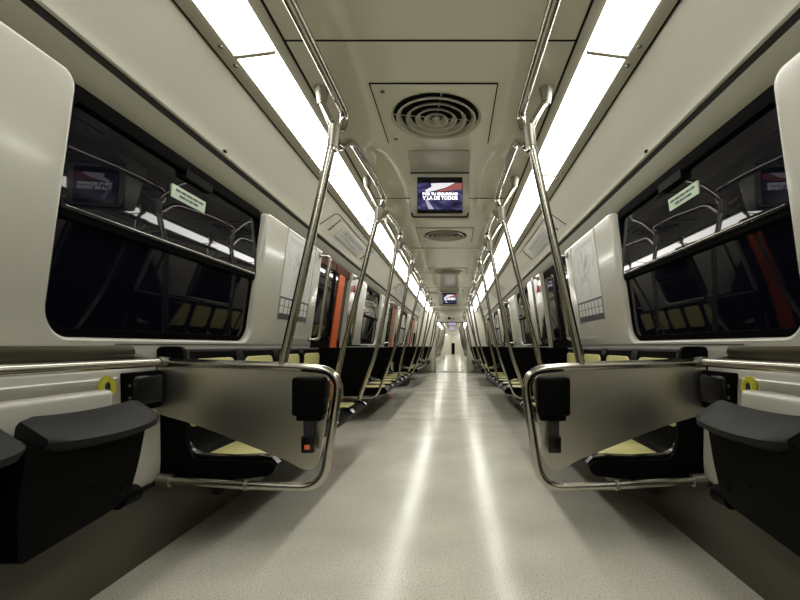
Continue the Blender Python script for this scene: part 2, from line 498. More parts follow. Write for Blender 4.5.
# doors
dn = 0
for s in (-1, 1):
    for yc in DOORS:
        dn += 1
        root = structroot('door_%d' % dn, (s*1.23, yc, 0.0))
        def dp(y, z, d): return Vector((s*(uw(z)+d), y, z))
        for half in (-1, 1):
            ya, yb = (yc-DH, yc-0.004) if half < 0 else (yc+0.004, yc+DH)
            leaf_m = 'dark'
            b = BM()
            for z0, z1 in ((0.0, ZB), (ZB, ZT+0.02)):
                prism(b, [(ya, z0), (yb, z0), (yb, z1), (ya, z1)], lambda p: dp(p[0], p[1], 0.045), lambda p: dp(p[0], p[1], 0.080))
            leaf = obj('door_leaf', b, leaf_m, root, smooth=False)
            b = BM()
            pl = win_loop(ya+0.07, yb-0.05, 0.95, 1.66, 0, 0.05, 0.05)
            prism(b, pl, lambda p: dp(p[0], p[1], 0.040), lambda p: dp(p[0], p[1], 0.047))
            obj('pane', b, 'doorglass', leaf)
            if s < 0:
                yy0, yy1 = (yb-0.10, yb) if half < 0 else (yb-0.42, yb-0.20)
                if half > 0:
                    b = BM()
                    for z0, z1 in ((0.0, ZB), (ZB, 1.70)):
                        prism(b, [(yy0, z0), (yy1, z0), (yy1, z1), (yy0, z1)], lambda p: dp(p[0], p[1], 0.030), lambda p: dp(p[0], p[1], 0.046))
                    obj('edge_panel', b, 'orange', leaf, smooth=False)['label'] = 'orange painted upright'
                b = BM()
                prism(b, [(ya+.01, 1.665), (yb-.01, 1.665), (yb-.01, 1.745), (ya+.01, 1.745)], lambda p: dp(p[0], p[1], 0.028), lambda p: dp(p[0], p[1], 0.046))
                obj('top_rail', b, 'darkorange', leaf, smooth=False)
        # metal threshold and grey side posts
        b = BM(); box(b, s*1.16, s*1.25, yc-DH, yc+DH, 0.0, 0.012, 0.002); obj('threshold', b, 'traysteel', root)
        for e in (-1, 1):
            b = BM()
            for z0, z1 in ((0.0, ZB), (ZB, ZT)):
                prism(b, [(yc+e*(DH-0.012), z0), (yc+e*(DH+0.012), z0), (yc+e*(DH+0.012), z1), (yc+e*(DH-0.012), z1)], lambda p: dp(p[0], p[1], 0.006), lambda p: dp(p[0], p[1], 0.05))
            obj('jamb', b, 'ceil_trim', root, smooth=False)

# end bulkhead of this car, opening to the next
def bulkhead(y, hw=0.56, top=1.70, t=0.06):
    b = BM()
    box(b, -1.24, -hw, y, y+t, 0, 2.16, 0.004); box(b, hw, 1.24, y, y+t, 0, 2.16, 0.004); box(b, -hw, hw, y, y+t, top, 2.16, 0.004)
    return b
b = bulkhead(Y1); o = struct('wall_end', b, 'cove')
b = BM(); box(b, -0.565, 0.565, Y1-0.01, Y1+0.07, 1.685, 1.705); trim(b, 'dark')
for s in (-1, 1):
    b = BM(); tube(b, [(s*0.545, Y1-0.03, 0), (s*0.545, Y1-0.03, 1.72)], 0.022); trim(b, 'wall')
    b = BM(); box(b, s*0.60, s*0.83, Y1-0.14, Y1-0.11, 0.05, 0.86, 0.01); trim(b, 'ceil_trim')
b = BM(); box(b, -1.3, 1.3, Y0-0.06, Y0, 0, 2.2); struct('wall_back', b, 'cove')
# gangway between the cars
b = BM()
box(b, -0.62, 0.62, Y1+0.06, G1, -0.03, -0.002); box(b, -0.64, -0.60, Y1+0.06, G1, 0, 1.95); box(b, 0.60, 0.64, Y1+0.06, G1, 0, 1.95); box(b, -0.64, 0.64, Y1+0.06, G1, 1.80, 1.85)
o = trim(b, 'kick')

# ------------------------------------------------------------------ next car seen through the gangway (shell)
for (ga, gb) in ((G1, Y2), (31.9, 46.5)):
    b = BM(); box(b, -1.2, 1.2, ga, gb, -0.05, 0); trim(b, 'floor')
    b = BM(); box(b, -0.6, 0.6, ga, gb, 2.10, 2.15); trim(b, 'ceiling')
    upper_sections(ga, gb)
    for s in (-1, 1):
        b = BM(); profile_run(b, [(1.2, 0), (1.2, .9), (UT, ZT), (1.2, ZT), (1.26, 0)], ga, gb, s, True); trim(b, 'wall')
    b = bulkhead(ga-0.02, 0.60, 1.86, 0.03); trim(b, 'cove')
b = bulkhead(Y2); trim(b, 'cove')
b = BM(); box(b, -0.62, 0.62, Y2+0.06, 31.9, -0.03, -0.002); box(b, -0.64, -0.60, Y2+0.06, 31.9, 0, 1.95); box(b, 0.60, 0.64, Y2+0.06, 31.9, 0, 1.95); box(b, -0.64, 0.64, Y2+0.06, 31.9, 1.80, 1.85)
trim(b, 'kick')
b = BM(); box(b, -1.25, 1.25, 46.5, 46.55, 0, 2.16); trim(b, 'cove')
b = BM(); box(b, -0.17, 0.17, 46.45, 46.5, 0.0, 1.2, 0.02); struct('door_20', b, 'dark')
for s in (-1, 1):
    for k, yc in enumerate((19.2, 23.45, 27.7)):
        b = BM(); box(b, s*1.12, s*1.19, yc-DH, yc+DH, 0.02, 1.70); o = struct('door_%d' % (21+k+(3 if s > 0 else 0)), b, 'dark', smooth=False)

# ------------------------------------------------------------------ ceiling light diffusers
def light(y0, y1, s, label, group):
    t = thing('ceiling_light', label, 'light', (s*0.72, (y0+y1)/2, 2.07), group)
    b = BM()
    profile_run(b, [(0.632, 2.088), (0.640, 2.082), (0.72, 2.074), (0.793, 2.065), (0.798, 2.069), (0.798, 2.085), (0.632, 2.105)], y0+0.006, y1-0.006, s, True)
    obj('diffuser', b, 'diffuser', t)
    b = BM(); profile_run(b, [(0.633, 2.080), (0.64, 2.076), (0.797, 2.056), (0.80, 2.064), (0.80, 2.09), (0.634, 2.10)], y1-0.010, y1+0.010, s, True)
    obj('end_cap', b, 'ceil_trim', t)
    for yy in (y0+0.06, y1-0.06):
        b = BM(); cyl(b, (s*0.822, yy, 2.064), (s*0.822, yy, 2.058), 0.009, 10); obj('clip', b, 'cast', t)
for s in (-1, 1):
    y = 0.53 - 1.26*2; k = 0
    while y < Y1-0.4:
        y1 = min(y+1.26, Y1-0.02)
        if k < 1: lab = 'lit white ceiling diffuser behind the viewer on the %s' % SIDE[s]
        else: lab = 'lit white ceiling diffuser in the %s strip, %s from the camera end' % (SIDE[s], ordn(k-1))
        light(y, y1, s, lab, 'lit diffusers of the ceiling strips'); y = y1; k += 1
    for (ga, gb, wh) in ((G1, Y2, 'next'), (31.9, 46.5, 'third')):
        b = BM()
        profile_run(b, [(0.632, 2.088), (0.797, 2.064), (0.797, 2.085), (0.632, 2.105)], ga+0.1, gb-0.1, s, True)
        tag(obj('ceiling_light', b, 'diffuser'), 'lit ceiling strip on the %s in the %s car down the train' % (SIDE[s], wh), 'light')

# ------------------------------------------------------------------ ceiling vents
def vent(y, label, full=True):
    t = thing('ceiling_vent', label, 'vent', (0, y, 2.10), 'round air vents along the ceiling')
    b = BM(); R0 = 0.235
    # square plate with round hole
    sq = [Vector((x*0.292, y + yy*0.292, 2.093)) for x, yy in ((1, 1), (-1, 1), (-1, -1), (1, -1))]
    n = 48
    inner = [b.verts.new((R0*math.cos(2*PI*i/n), y+R0*math.sin(2*PI*i/n), 2.093)) for i in range(n)]
    outer = []
    for i in range(n):
        a = 2*PI*i/n; c, sn = math.cos(a), math.sin(a); m_ = 0.292/max(abs(c), abs(sn))
        outer.append(b.verts.new((c*m_, y+sn*m_, 2.093)))
    up = [b.verts.new((v.co.x, v.co.y, 2.0985)) for v in outer]
    lip = [b.verts.new(((R0-0.008)*math.cos(2*PI*i/n), y+(R0-0.008)*math.sin(2*PI*i/n), 2.10)) for i in range(n)]
    lip0 = [b.verts.new(((R0+0.004)*math.cos(2*PI*i/n), y+(R0+0.004)*math.sin(2*PI*i/n), 2.088)) for i in range(n)]
    for i in range(n):
        j = (i+1) % n
        b.faces.new((outer[i], outer[j], inner[j], inner[i])); b.faces.new((outer[i], outer[j], up[j], up[i]))
        b.faces.new((inner[i], inner[j], lip0[j], lip0[i])); b.faces.new((lip0[i], lip0[j], lip[j], lip[i]))
    bmesh.ops.remove_doubles(b, verts=b.verts, dist=0.0002)
    obj('vent_plate', b, 'ceil_trim' if not full else 'ceiling', t)
    b = BM()
    for x0, x1, a0, a1 in ((-.299, -.290, -.299, .299), (.290, .299, -.299, .299), (-.299, .299, -.299, -.290), (-.299, .299, .290, .299)):
        box(b, x0, x1, y+a0, y+a1, 2.0965, 2.0995)
    obj('plate_gap', b, 'gap', t)
    b = BM(); cyl(b, (0, y, 2.0985), (0, y, 2.0995), R0-0.01, 40); obj('duct', b, 'gap', t)
    # concentric cones
    for r in (0.205, 0.155, 0.105, 0.06):
        b = BM(); n = 40; P = [(r-0.020, 2.098), (r-0.004, 2.078), (r+0.004, 2.076), (r+0.005, 2.082), (r-0.012, 2.098)]
        R = [[b.verts.new((p[0]*math.cos(2*PI*i/n), y+p[0]*math.sin(2*PI*i/n), p[1])) for p in P] for i in range(n)]
        for i in range(n):
            for q in range(len(P)):
                b.faces.new((R[i][q], R[i][(q+1) % len(P)], R[(i+1) % n][(q+1) % len(P)], R[(i+1) % n][q]))
        obj('vent_ring', b, 'ceil_trim', t)
    b = BM(); sphere(b, (0, y, 2.090), 0.022, 1, 1, 0.5); obj('hub', b, 'ceil_trim', t)
    for a in (0.15, 0.15+PI/2, 0.15+PI, 0.15+3*PI/2):
        b = BM(); tube(b, [(0.02*math.cos(a), y+0.02*math.sin(a), 2.093), (R0*math.cos(a), y+R0*math.sin(a), 2.093)], 0.003, 6); obj('spoke', b, 'ceil_trim', t)
    for sy in (-1, 1):
        b = BM(); cyl(b, (-0.245, y+sy*0.24, 2.0925), (-0.245, y+sy*0.24, 2.090), 0.011, 14); obj('screw', b, 'kick', t)
for i, y in enumerate((2.33, 4.82, 7.15, 9.95, 12.2)):
    lab = ['large round ringed ceiling vent in a square plate, nearest one', 'round ceiling vent just beyond the nearest display screen', 'third round ceiling vent, midway down the aisle',
           'fourth round ceiling vent, beyond the second display screen', 'farthest round ceiling vent before the end bulkhead'][i]
    vent(y, lab)

# ------------------------------------------------------------------ display screens
def text_mesh(body, size, name='letters', bold=0.0):
    cu = bpy.data.curves.new(name, 'FONT'); cu.body = body; cu.size = size; cu.align_x = 'CENTER'; cu.align_y = 'CENTER'
    cu.offset = bold; cu.extrude = 0.0006; cu.resolution_u = 3
    to = bpy.data.objects.new('tmp', cu); COL.objects.link(to)
    dg = bpy.context.evaluated_depsgraph_get()
    me = bpy.data.meshes.new_from_object(to.evaluated_get(dg))
    bpy.data.objects.remove(to); bpy.data.curves.remove(cu)
    return me

def display(y, label, sx=1.0):
    t = thing('display_screen', label, 'screen', (0, y, 2.10), None)
    HW = 0.198
    b = BM()
    side = [(y-0.22, 2.098), (y-0.02, 2.052), (y, 2.046), (y+0.0, 1.765), (y+0.012, 1.748), (y+0.045, 1.742), (y+0.10, 1.76), (y+0.20, 2.098)]
    prism(b, side, lambda p: Vector((-HW, p[0], p[1])), lambda p: Vector((HW, p[0], p[1])))
    bmesh.ops.bevel(b, geom=b.edges[:], offset=0.004, segments=2, affect='EDGES')
    obj('housing', b, 'ceil_trim', t)
    b = BM(); box(b, -HW, HW, y-0.004, y-0.001, 2.040, 2.047); obj('seam', b, 'gap', t)
    b = BM(); tube(b, fillet([(-HW+0.01, y-0.006, 1.775), (-HW+0.015, y-0.006, 1.748), (HW-0.015, y-0.006, 1.748), (HW-0.01, y-0.006, 1.775)], 0.02), 0.0055, 8); obj('lower_gap', b, 'gap', t)
    sc = BM(); box(sc, -0.151, 0.151, y-0.006, y-0.0005, 1.773, 2.014); o = obj('bezel', sc, 'scr_black', t)
    sc = BM(); box(sc, -0.148, 0.148, y-0.0075, y-0.005, 1.797, 1.976); pic = obj('picture', sc, 'screen', o, smooth=False)
    def flat(pts, m, dy, nm):
        b = BM(); prism(b, pts, lambda p: Vector((p[0], y-dy, p[1])), lambda p: Vector((p[0], y-dy+0.0008, p[1]))); obj(nm, b, m, o, smooth=False)
    flat([(-0.06, 1.972), (0.10, 1.976), (0.04, 1.945), (-0.03, 1.925), (-0.09, 1.912), (-0.10, 1.925), (-0.055, 1.95)], 'scr_white', 0.0082, 'light_streak')
    flat([(0.148, 1.975), (0.148, 1.932), (0.06, 1.922), (-0.03, 1.914), (0.04, 1.943), (0.10, 1.973)], 'scr_red', 0.0083, 'red_streak')
    flat([(-0.10, 1.865), (-0.085, 1.865), (-0.04, 1.80), (-0.075, 1.80)], 'scr_lilac', 0.0082, 'lilac_streak')
    for body, z, w in (('POR TU SEGURIDAD', 1.900, 0.235), ('Y LA DE TODOS', 1.873, 0.235)):
        me = text_mesh(body, 0.03, bold=0.0012)
        xs = [v.co.x for v in me.vertices]; k = w/(max(xs)-min(xs))
        me.transform(Matrix.Diagonal((k, k if z < 1.88 else 0.85, 1, 1)))
        me.transform(Matrix.Rotation(PI/2, 4, 'X')); me.transform(Matrix.Translation((0.002, y-0.0095, z)))
        me.materials.append(M['scr_text'])
        lo = bpy.data.objects.new('lettering', me); COL.objects.link(lo); place(lo, o)
display(SCREENS[0], 'lit display screen with white lettering hanging nearest from the ceiling')
display(SCREENS[1], 'small lit lilac display screen hanging farther down the ceiling')
for k, y in enumerate((18.9, 25.0)):
    b = BM(); box(b, -0.19, 0.19, y, y+0.10, 1.74, 2.098); t = obj('display_screen', b, 'ceil_trim')
    tag(t, ['tiny lit display screen in the next car, upper of the two', 'tiny lit display screen in the next car, lower of the two'][k], 'screen')
    b = BM(); box(b, -0.148, 0.148, y-0.006, y-0.001, 1.79, 1.99); obj('picture', b, 'scr_lilac', t)
b = BM(); box(b, -0.12, -0.02, Y1-0.05, Y1-0.002, 1.79, 1.87, 0.005); t = tag(obj('camera_box', b, 'black'), 'small black camera box on the bulkhead above the gangway opening', 'camera')
b = BM(); cyl(b, (0.06, Y1-0.02, 1.83), (0.06, Y1-0.001, 1.83), 0.02, 14); tag(obj('round_lamp', b, 'black'), 'small round black fitting beside the bulkhead camera box', 'fitting')

# ------------------------------------------------------------------ grab poles and overhead rails
ZJ = 1.775; UJ = 0.415; UR = 0.388; ZR = 1.91; RP = 0.0175
def joint_parts(t, s, y):
    b = BM(); tube(b, [(s*(UJ-0.004), y, ZJ+0.045), (s*(UJ+0.006), y, ZJ-0.045)], 0.0235, 16)
    obj('joint', b, 'cast', t)
    b = BM(); tube(b, [(s*(UJ+0.007), y, ZJ-0.048), (s*(UJ+0.009), y, ZJ-0.060)], 0.0225, 16); obj('collar', b, 'steel', t)
    b = BM()
    tube(b, fillet([(s*(UJ-0.002), y, ZJ+0.02), (s*(UJ+0.02), y+0.01, ZJ+0.075), (s*0.49, y+0.10, 1.965), (s*0.527, y+0.205, 2.03), (s*0.529, y+0.208, 2.06)], 0.05), 0.0155, 12)
    obj('ceiling_stay', b, 'steel', t)
    b = BM(); tube(b, [(s*0.528, y+0.207, 2.025), (s*0.529, y+0.208, 2.06), (s*0.529, y+0.208, 2.0995)], [0.020, 0.026, 0.034], 18); obj('ceiling_cup', b, 'cast', t)

def rail(s, ya, yb, label, g):
    b = BM()
    p = [(s*(UJ-0.004), ya+0.015, ZJ-0.025), (s*(UJ-0.012), ya+0.06, ZJ-0.015), (s*UR, ya+0.20, ZR-0.055), (s*UR, yb-0.25, ZR), (s*UR, yb+0.085, ZR+0.005), (s*(UR+0.010), yb+0.075, ZJ+0.065), (s*(UJ-0.006), yb+0.012, ZJ+0.035)]
    tube(b, fillet(p, [0, .03, .10, .12, .06, .05, 0]), 0.0185, 14)
    tag(obj('overhead_rail', b, 'steel'), label, 'handrail', g)

JOINTS = [-0.35, 1.87, 2.96] + [3.92, 5.08, 6.62, 8.20, 9.47, 10.96, 12.45, 13.72, 14.85]
def mid_pole(s, y, label, foot):
    t = thing('grab_pole', label, 'pole', (s*foot[0], y, foot[1]), 'steel grab poles along the benches')
    b = BM(); tube(b, fillet([(s*UJ, y, ZJ), (s*(UJ+(foot[0]-UJ)*0.78), y, ZJ+(foot[1]-ZJ)*0.72), (s*foot[0], y, foot[1])], 0.25), RP, 14)
    obj('pole', b, 'steel', t)
    b = BM(); cyl(b, (s*foot[0], y, foot[1]-0.002), (s*foot[0], y, foot[1]+0.022), 0.024, 16); obj('foot_collar', b, 'cast', t)
    joint_parts(t, s, y)

for s in (-1, 1):
    mid_pole(s, 2.96, 'leaning steel grab pole rising from the nearest %s bench, behind the steel divider' % SIDE[s], (0.745, 0.392))
    mid_pole(s, 6.62, 'steel grab pole in the middle of the second %s bench' % SIDE[s], (0.745, 0.392))
    mid_pole(s, 10.96, 'steel grab pole in the middle of the third %s bench' % SIDE[s], (0.745, 0.392))
    mid_pole(s, -0.35, 'steel grab pole standing behind the viewer on the %s' % SIDE[s], (0.62, 0.0))
    for k in range(len(JOINTS)-1):
        lab = ('overhead steel handrail above the viewer on the %s' if k == 0 else 'overhead steel handrail section on the %s, ' + ordn(k) + ' beyond the nearest pole' if k > 1 else 'overhead steel handrail section on the %s reaching from the nearest to the second pole') % SIDE[s]
        rail(s, JOINTS[k], JOINTS[k+1], lab, 'overhead handrail sections')

# near dividers: tube frame + brushed plate
YP = 1.87
for s in (-1, 1):
    t = thing('divider_frame', 'steel tube divider frame with brushed plate at the near end of the %s bench' % SIDE[s], 'divider', (s*1.13, YP, 0.3), 'steel bench dividers nearest the camera')
    b = BM()
    path = [(s*1.125, YP, 0.818), (s*0.60, YP, 0.800), (s*0.385, YP, 0.782), (s*0.462, YP, 0.285), (s*0.80, YP, 0.298), (s*1.195, YP, 0.322)]
    tube(b, fillet(path, [0, .05, .10, .10, .03, 0], 8), 0.0185, 16); obj('tube_frame', b, 'steel', t)
    for u, z in ((1.115, 0.817), (0.78, 0.297)):
        b = BM(); cyl(b, (s*u, YP, z), (s*(u+(0.03 if u > 1 else 0.012)), YP, z+0.001), 0.023, 18); obj('sleeve', b, 'cast', t)
    b = BM(); cyl(b, (s*1.105, YP, 0.316), (s*1.158, YP, 0.320), 0.027, 18); obj('wall_socket', b, 'cast', t)
    b = BM()
    ol = [(1.16, 0.805), (0.60, 0.786), (0.455, 0.772), (0.425, 0.73), (0.470, 0.43), (0.495, 0.365), (0.545, 0.362), (0.62, 0.405), (1.00, 0.555), (1.16, 0.60)]
    ol = [tuple(p) for p in fillet_closed([(p[0], p[1], 0) for p in ol], [.0, .02, .05, .05, .03, .03, .03, .05, .10, 0])]
    prism(b, ol, lambda p: Vector((s*p[0], YP-0.004, p[1])), lambda p: Vector((s*p[0], YP+0.004, p[1])))
    obj('plate', b, 'brushed', t)['label'] = 'brushed steel plate'
    # near pole
    b = BM(); tube(b, [(s*UJ, YP, ZJ), (s*0.635, YP, 0.80)], RP+0.001, 16); obj('pole', b, 'steel', t)
    joint_parts(t, s, YP)
    # seat belt unit
    bt = thing('seat_belt', ('black seat belt reel with orange-buttoned buckle on the left steel divider' if s < 0 else 'black seat belt reel with plain black buckle on the right steel divider'), 'seat belt', (s*0.52, YP-0.004, 0.6))
    b = BM(); box(b, s*0.437, s*0.570, YP-0.075, YP-0.005, 0.600, 0.758, 0.012, 3); box(b, s*0.450, s*0.556, YP-0.06, YP-0.005, 0.578, 0.604, 0.006); obj('reel_housing', b, 'black', bt)
    b = BM(); box(b, s*0.489, s*0.530, YP-0.045, YP-0.035, 0.50, 0.585, 0.002); obj('strap', b, 'belt', bt)
    b = BM(); box(b, s*0.484, s*0.536, YP-0.058, YP-0.028, 0.445, 0.515, 0.006); bk = obj('buckle', b, 'blackgloss', bt)
    b = BM(); box(b, s*0.498, s*0.520, YP-0.061, YP-0.057, 0.462, 0.480, 0.001); obj('release_button', b, 'buckle' if s < 0 else 'blackgloss', bk)

# door-side frames with black panels
def screen_frame(s, y, label):
    t = thing('bench_end_screen', label, 'screen panel', (s*1.18, y, 0.28), 'black bench end screens by the doors')
    b = BM()
    path = [(s*UJ, y, ZJ), (s*0.575, y, 0.90), (s*0.700, y, 0.55), (s*0.800, y, 0.292), (s*1.19, y, 0.292)]
    tube(b, fillet(path, [0, .3, .2, .10, 0], 8), RP, 14); obj('tube_frame', b, 'steel', t)
    joint_parts(t, s, y)
    ol = [(1.175, 0.874), (0.60, 0.872), (0.690, 0.60), (0.735, 0.49), (0.93, 0.575), (1.175, 0.61)]
    b = BM(); prism(b, ol, lambda p: Vector((s*p[0], y-0.012, p[1])), lambda p: Vector((s*p[0], y+0.012, p[1])))
    bmesh.ops.bevel(b, geom=b.edges[:], offset=0.004, segments=2, affect='EDGES')
    obj('panel', b, 'panelblack', t)
where = ['ending the nearest {} bench', 'starting the second {} bench', 'ending the second {} bench',
         'starting the third {} bench', 'ending the third {} bench', 'starting the last {} bench']
for s in (-1, 1):
    for i, y in enumerate(PARTS):
        screen_frame(s, y, 'black panel in a bowed steel tube ' + where[i].format(SIDE[s]))

# ------------------------------------------------------------------ benches
def bench(s, y0, y1, n, label, endcap=True):
    t = thing('seat_bench', label, 'bench', (s*1.0, (y0+y1)/2, 0.35))
    p = (y1-y0)/n
    prof = [(1.185, 0.872), (1.10, 0.872), (1.088, 0.862), (1.086, 0.80), (1.105, 0.60), (1.100, 0.46), (1.075, 0.412), (1.03, 0.395), (0.88, 0.386), (0.76, 0.391),
            (0.705, 0.385), (0.682, 0.367), (0.682, 0.345), (0.70, 0.330), (0.80, 0.320), (1.10, 0.308), (1.185, 0.308)]
    for i in range(n):
        a, c = y0+i*p+0.002, y0+(i+1)*p-0.002
        b = BM(); profile_run(b, prof, a, c, s, True)
        seat = obj('seat', b, 'black', t)
        # raised moulded edges of the shell
        for yy in (a, c-0.038):
            b = BM()
            rp = [(1.088, 0.868), (1.074, 0.80), (1.090, 0.60), (1.084, 0.472), (1.058, 0.430), (1.02, 0.413), (0.88, 0.405), (0.76, 0.410), (0.70, 0.400), (0.676, 0.374), (0.69, 0.364), (0.76, 0.38), (1.05, 0.385), (1.11, 0.46), (1.115, 0.80), (1.11, 0.868)]
            profile_run(b, rp, yy, yy+0.038, s, True)
            bmesh.ops.bevel(b, geom=[e for e in b.edges if abs((e.verts[0].co.y-e.verts[1].co.y)) < 1e-6 and len(e.link_faces) == 2 and e.calc_face_angle(0) > 1.2], offset=0.006, segments=2, affect='EDGES')
            obj('seat_rim', b, 'blackgloss', seat)
        ym = (a+c)/2
        b = BM()
        A = (0, 1, 0) if s < 0 else (0, -1, 0)
        d = Vector((s*(1.105-1.086), 0, 0.60-0.80)) * -1
        slab(b, (s*1.0975, ym, 0.672), A, d, p-0.12, 0.315, 0.05, 0.012, 0.006)
        bmesh.ops.translate(b, verts=b.verts, vec=(0, 0, 0))
        bp = obj('back_pad', b, 'yellow', seat); bp['label'] = 'pale yellow back insert'
        b = BM(); slab(b, (s*0.895, ym, 0.386), (s*-1, 0, 0) if s > 0 else (1, 0, 0), (0, -1, 0) if s > 0 else (0, 1, 0), 0.27, p-0.13, 0.05, 0.013, 0.006)
        bp = obj('seat_pad', b, 'yellow', seat); bp['label'] = 'pale yellow seat insert'
    # support beam and brackets
    b = BM(); box(b, s*0.80, s*0.86, y0+0.02, y1-0.02, 0.265, 0.325, 0.006); obj('support_beam', b, 'kick', t)
    for k in range(2):
        yy = y0 + (0.22 + 0.56*k)*(y1-y0)
        b = BM(); prism(b, [(0.84, 0.31), (1.19, 0.31), (1.19, 0.10), (1.15, 0.10)], lambda q: Vector((s*q[0], yy-0.02, q[1])), lambda q: Vector((s*q[0], yy+0.02, q[1]))); obj('bracket', b, 'kick', t)
    if endcap:
        b = BM(); ol = fillet_closed([(1.19, 0.885, 0), (1.075, 0.885, 0), (1.06, 0.46, 0), (1.03, 0.395, 0), (0.70, 0.388, 0), (0.672, 0.36, 0), (0.70, 0.325, 0), (0.98, 0.30, 0), (1.19, 0.295, 0)], 0.025, 4)
        prism(b, [(q.x, q.y) for q in ol], lambda q: Vector((s*q[0], y0-0.022, q[1])), lambda q: Vector((s*q[0], y0+0.001, q[1])))
        obj('end_cap', b, 'black', t)
for s in (-1, 1):
    S = SIDE[s]
    bench(s, 1.925, 3.895, 4, 'nearest %s bench of four black seats with pale yellow inserts' % S)
    bench(s, 5.105, 8.175, 6, 'second %s bench, between the first and second doors' % S, False)
    bench(s, 9.495, 12.425, 6, 'third %s bench down the car, beyond the second door' % S, False)
    bench(s, 13.745, 14.84, 2, 'short last %s bench by the end bulkhead' % S, False)

# ------------------------------------------------------------------ door grab handles
def handle(s, y, dr, label):
    z0, z1 = 0.945, 1.695
    t = thing('door_grab_handle', label, 'handle', (s*uw(z0), y, z0), 'looped grab handles beside the doors')
    b = BM()
    off = 0.085
    p = [Vector((s*(uw(z1)+0.0), y, z1)), Vector((s*(uw(z1)-off), y+dr*0.03, z1)), Vector((s*(uw(z0)-off), y+dr*0.03, z0)), Vector((s*uw(z0), y, z0))]
    tube(b, fillet(p, 0.05, 8), 0.0145, 14); obj('bar', b, 'steel', t)
    for z in (z0, z1):
        b = BM(); cyl(b, (s*(uw(z)+0.002), y, z), (s*(uw(z)-0.010), y, z), 0.026, 16); obj('flange', b, 'cast', t)
for s in (-1, 1):
    for k, yc in enumerate(DOORS[1:]):
        handle(s, yc-DH-0.06, 1, 'looped steel handle on the near side of the %s %s door' % (ordn(k), SIDE[s]))
        handle(s, yc+DH+0.07, -1, 'looped steel handle on the far side of the %s %s door' % (ordn(k), SIDE[s]))
        # emergency box and small notice on the far door post, right
        y = yc+DH+0.16
        if s > 0 or k == 0:
            b = BM(); box(b, s*(uw(1.58)-0.018), s*(uw(1.58)+0.01), y-0.03, y+0.03, 1.54, 1.62, 0.004)
            tag(obj('alarm_box', b, 'red'), 'small red alarm box on the post past the %s %s door' % (ordn(k), SIDE[s]), 'alarm')
            b = BM(); z = 1.18; slab(b, (s*(uw(z)-0.0005), y, z), (0, -s, 0), Vector((s*(UT-UB), 0, ZT-ZB)), 0.07, 0.10, 0.006, 0.003, 0.001)
            tag(obj('small_notice', b, 'ink'), 'small dark notice on the post past the %s %s door' % (ordn(k), SIDE[s]), 'notice')

# ------------------------------------------------------------------ cove signs above the doors
def cove_pt(s, q, y, off=0.0):
    # q 0..1 from top of the cove down to its lower roll
    a = Vector((0.895, 0, 2.037)); c = Vector((1.045, 0, 1.908)); p = a.lerp(c, q); n = Vector((-(2.037-1.908), 0, -(1.045-0.895))).normalized()
    p = p + n*off
    return Vector((s*p.x, y, p.z))
def strip(s, pts, w, m, t, nm, off=0.004):
    b = BM(); tube(b, [cove_pt(s, q, y, off) for y, q in pts], w, 6); return obj(nm, b, m, t)
for s in (-1, 1):
    for k, yc in enumerate(DOORS[1:]):
        t = thing('route_sign', 'cove access panel with pale line diagram above the %s %s door' % (ordn(k), SIDE[s]), 'sign', cove_pt(s, .5, yc), 'line diagram panels above the doors')
        b = BM()
        prism(b, [(yc-0.45, .22), (yc+0.50, .22), (yc+0.50, .86), (yc-0.45, .86)], lambda p: cove_pt(s, p[1], p[0], -0.004), lambda p: cove_pt(s, p[1], p[0], 0.0055))
        obj('placard', b, 'paper', t, smooth=False)
        for q in (0.42, 0.62):
            strip(s, [(yc-0.36, q), (yc+0.40, q)], 0.0018, 'inkgrey', t, 'route_line', 0.0065)
        for j in range(12):
            yy = yc-0.34+j*0.065
            strip(s, [(yy, .30), (yy+0.01, .55)], 0.0022, 'inkgrey', t, 'station_mark', 0.0065)
        for yy in (yc-0.66, yc+0.66):
            for j in range(4):
                strip(s, [(yy+0.0, 0.16+j*0.19), (yy, 0.30+j*0.19)], 0.0045, 'gap', t, 'slot')
        b = BM(); pts = [(yc-0.88, 0.95), (yc-0.84, 0.2), (yc-0.78, 0.05), (yc+0.84, 0.05)]
        tube(b, [cove_pt(s, q, y, 0.002) for y, q in pts], 0.0026, 6); obj('panel_gap', b, 'gap', t)
    # small keyhole over the near window
    b = BM(); sphere(b, (s*1.069, 2.24, 1.876), 0.012, 0.6, 1.3, 0.6); tag(obj('keyhole_cover', b, 'gap'), 'small black keyhole cover on the cove above the %s window' % SIDE[s], 'keyhole')

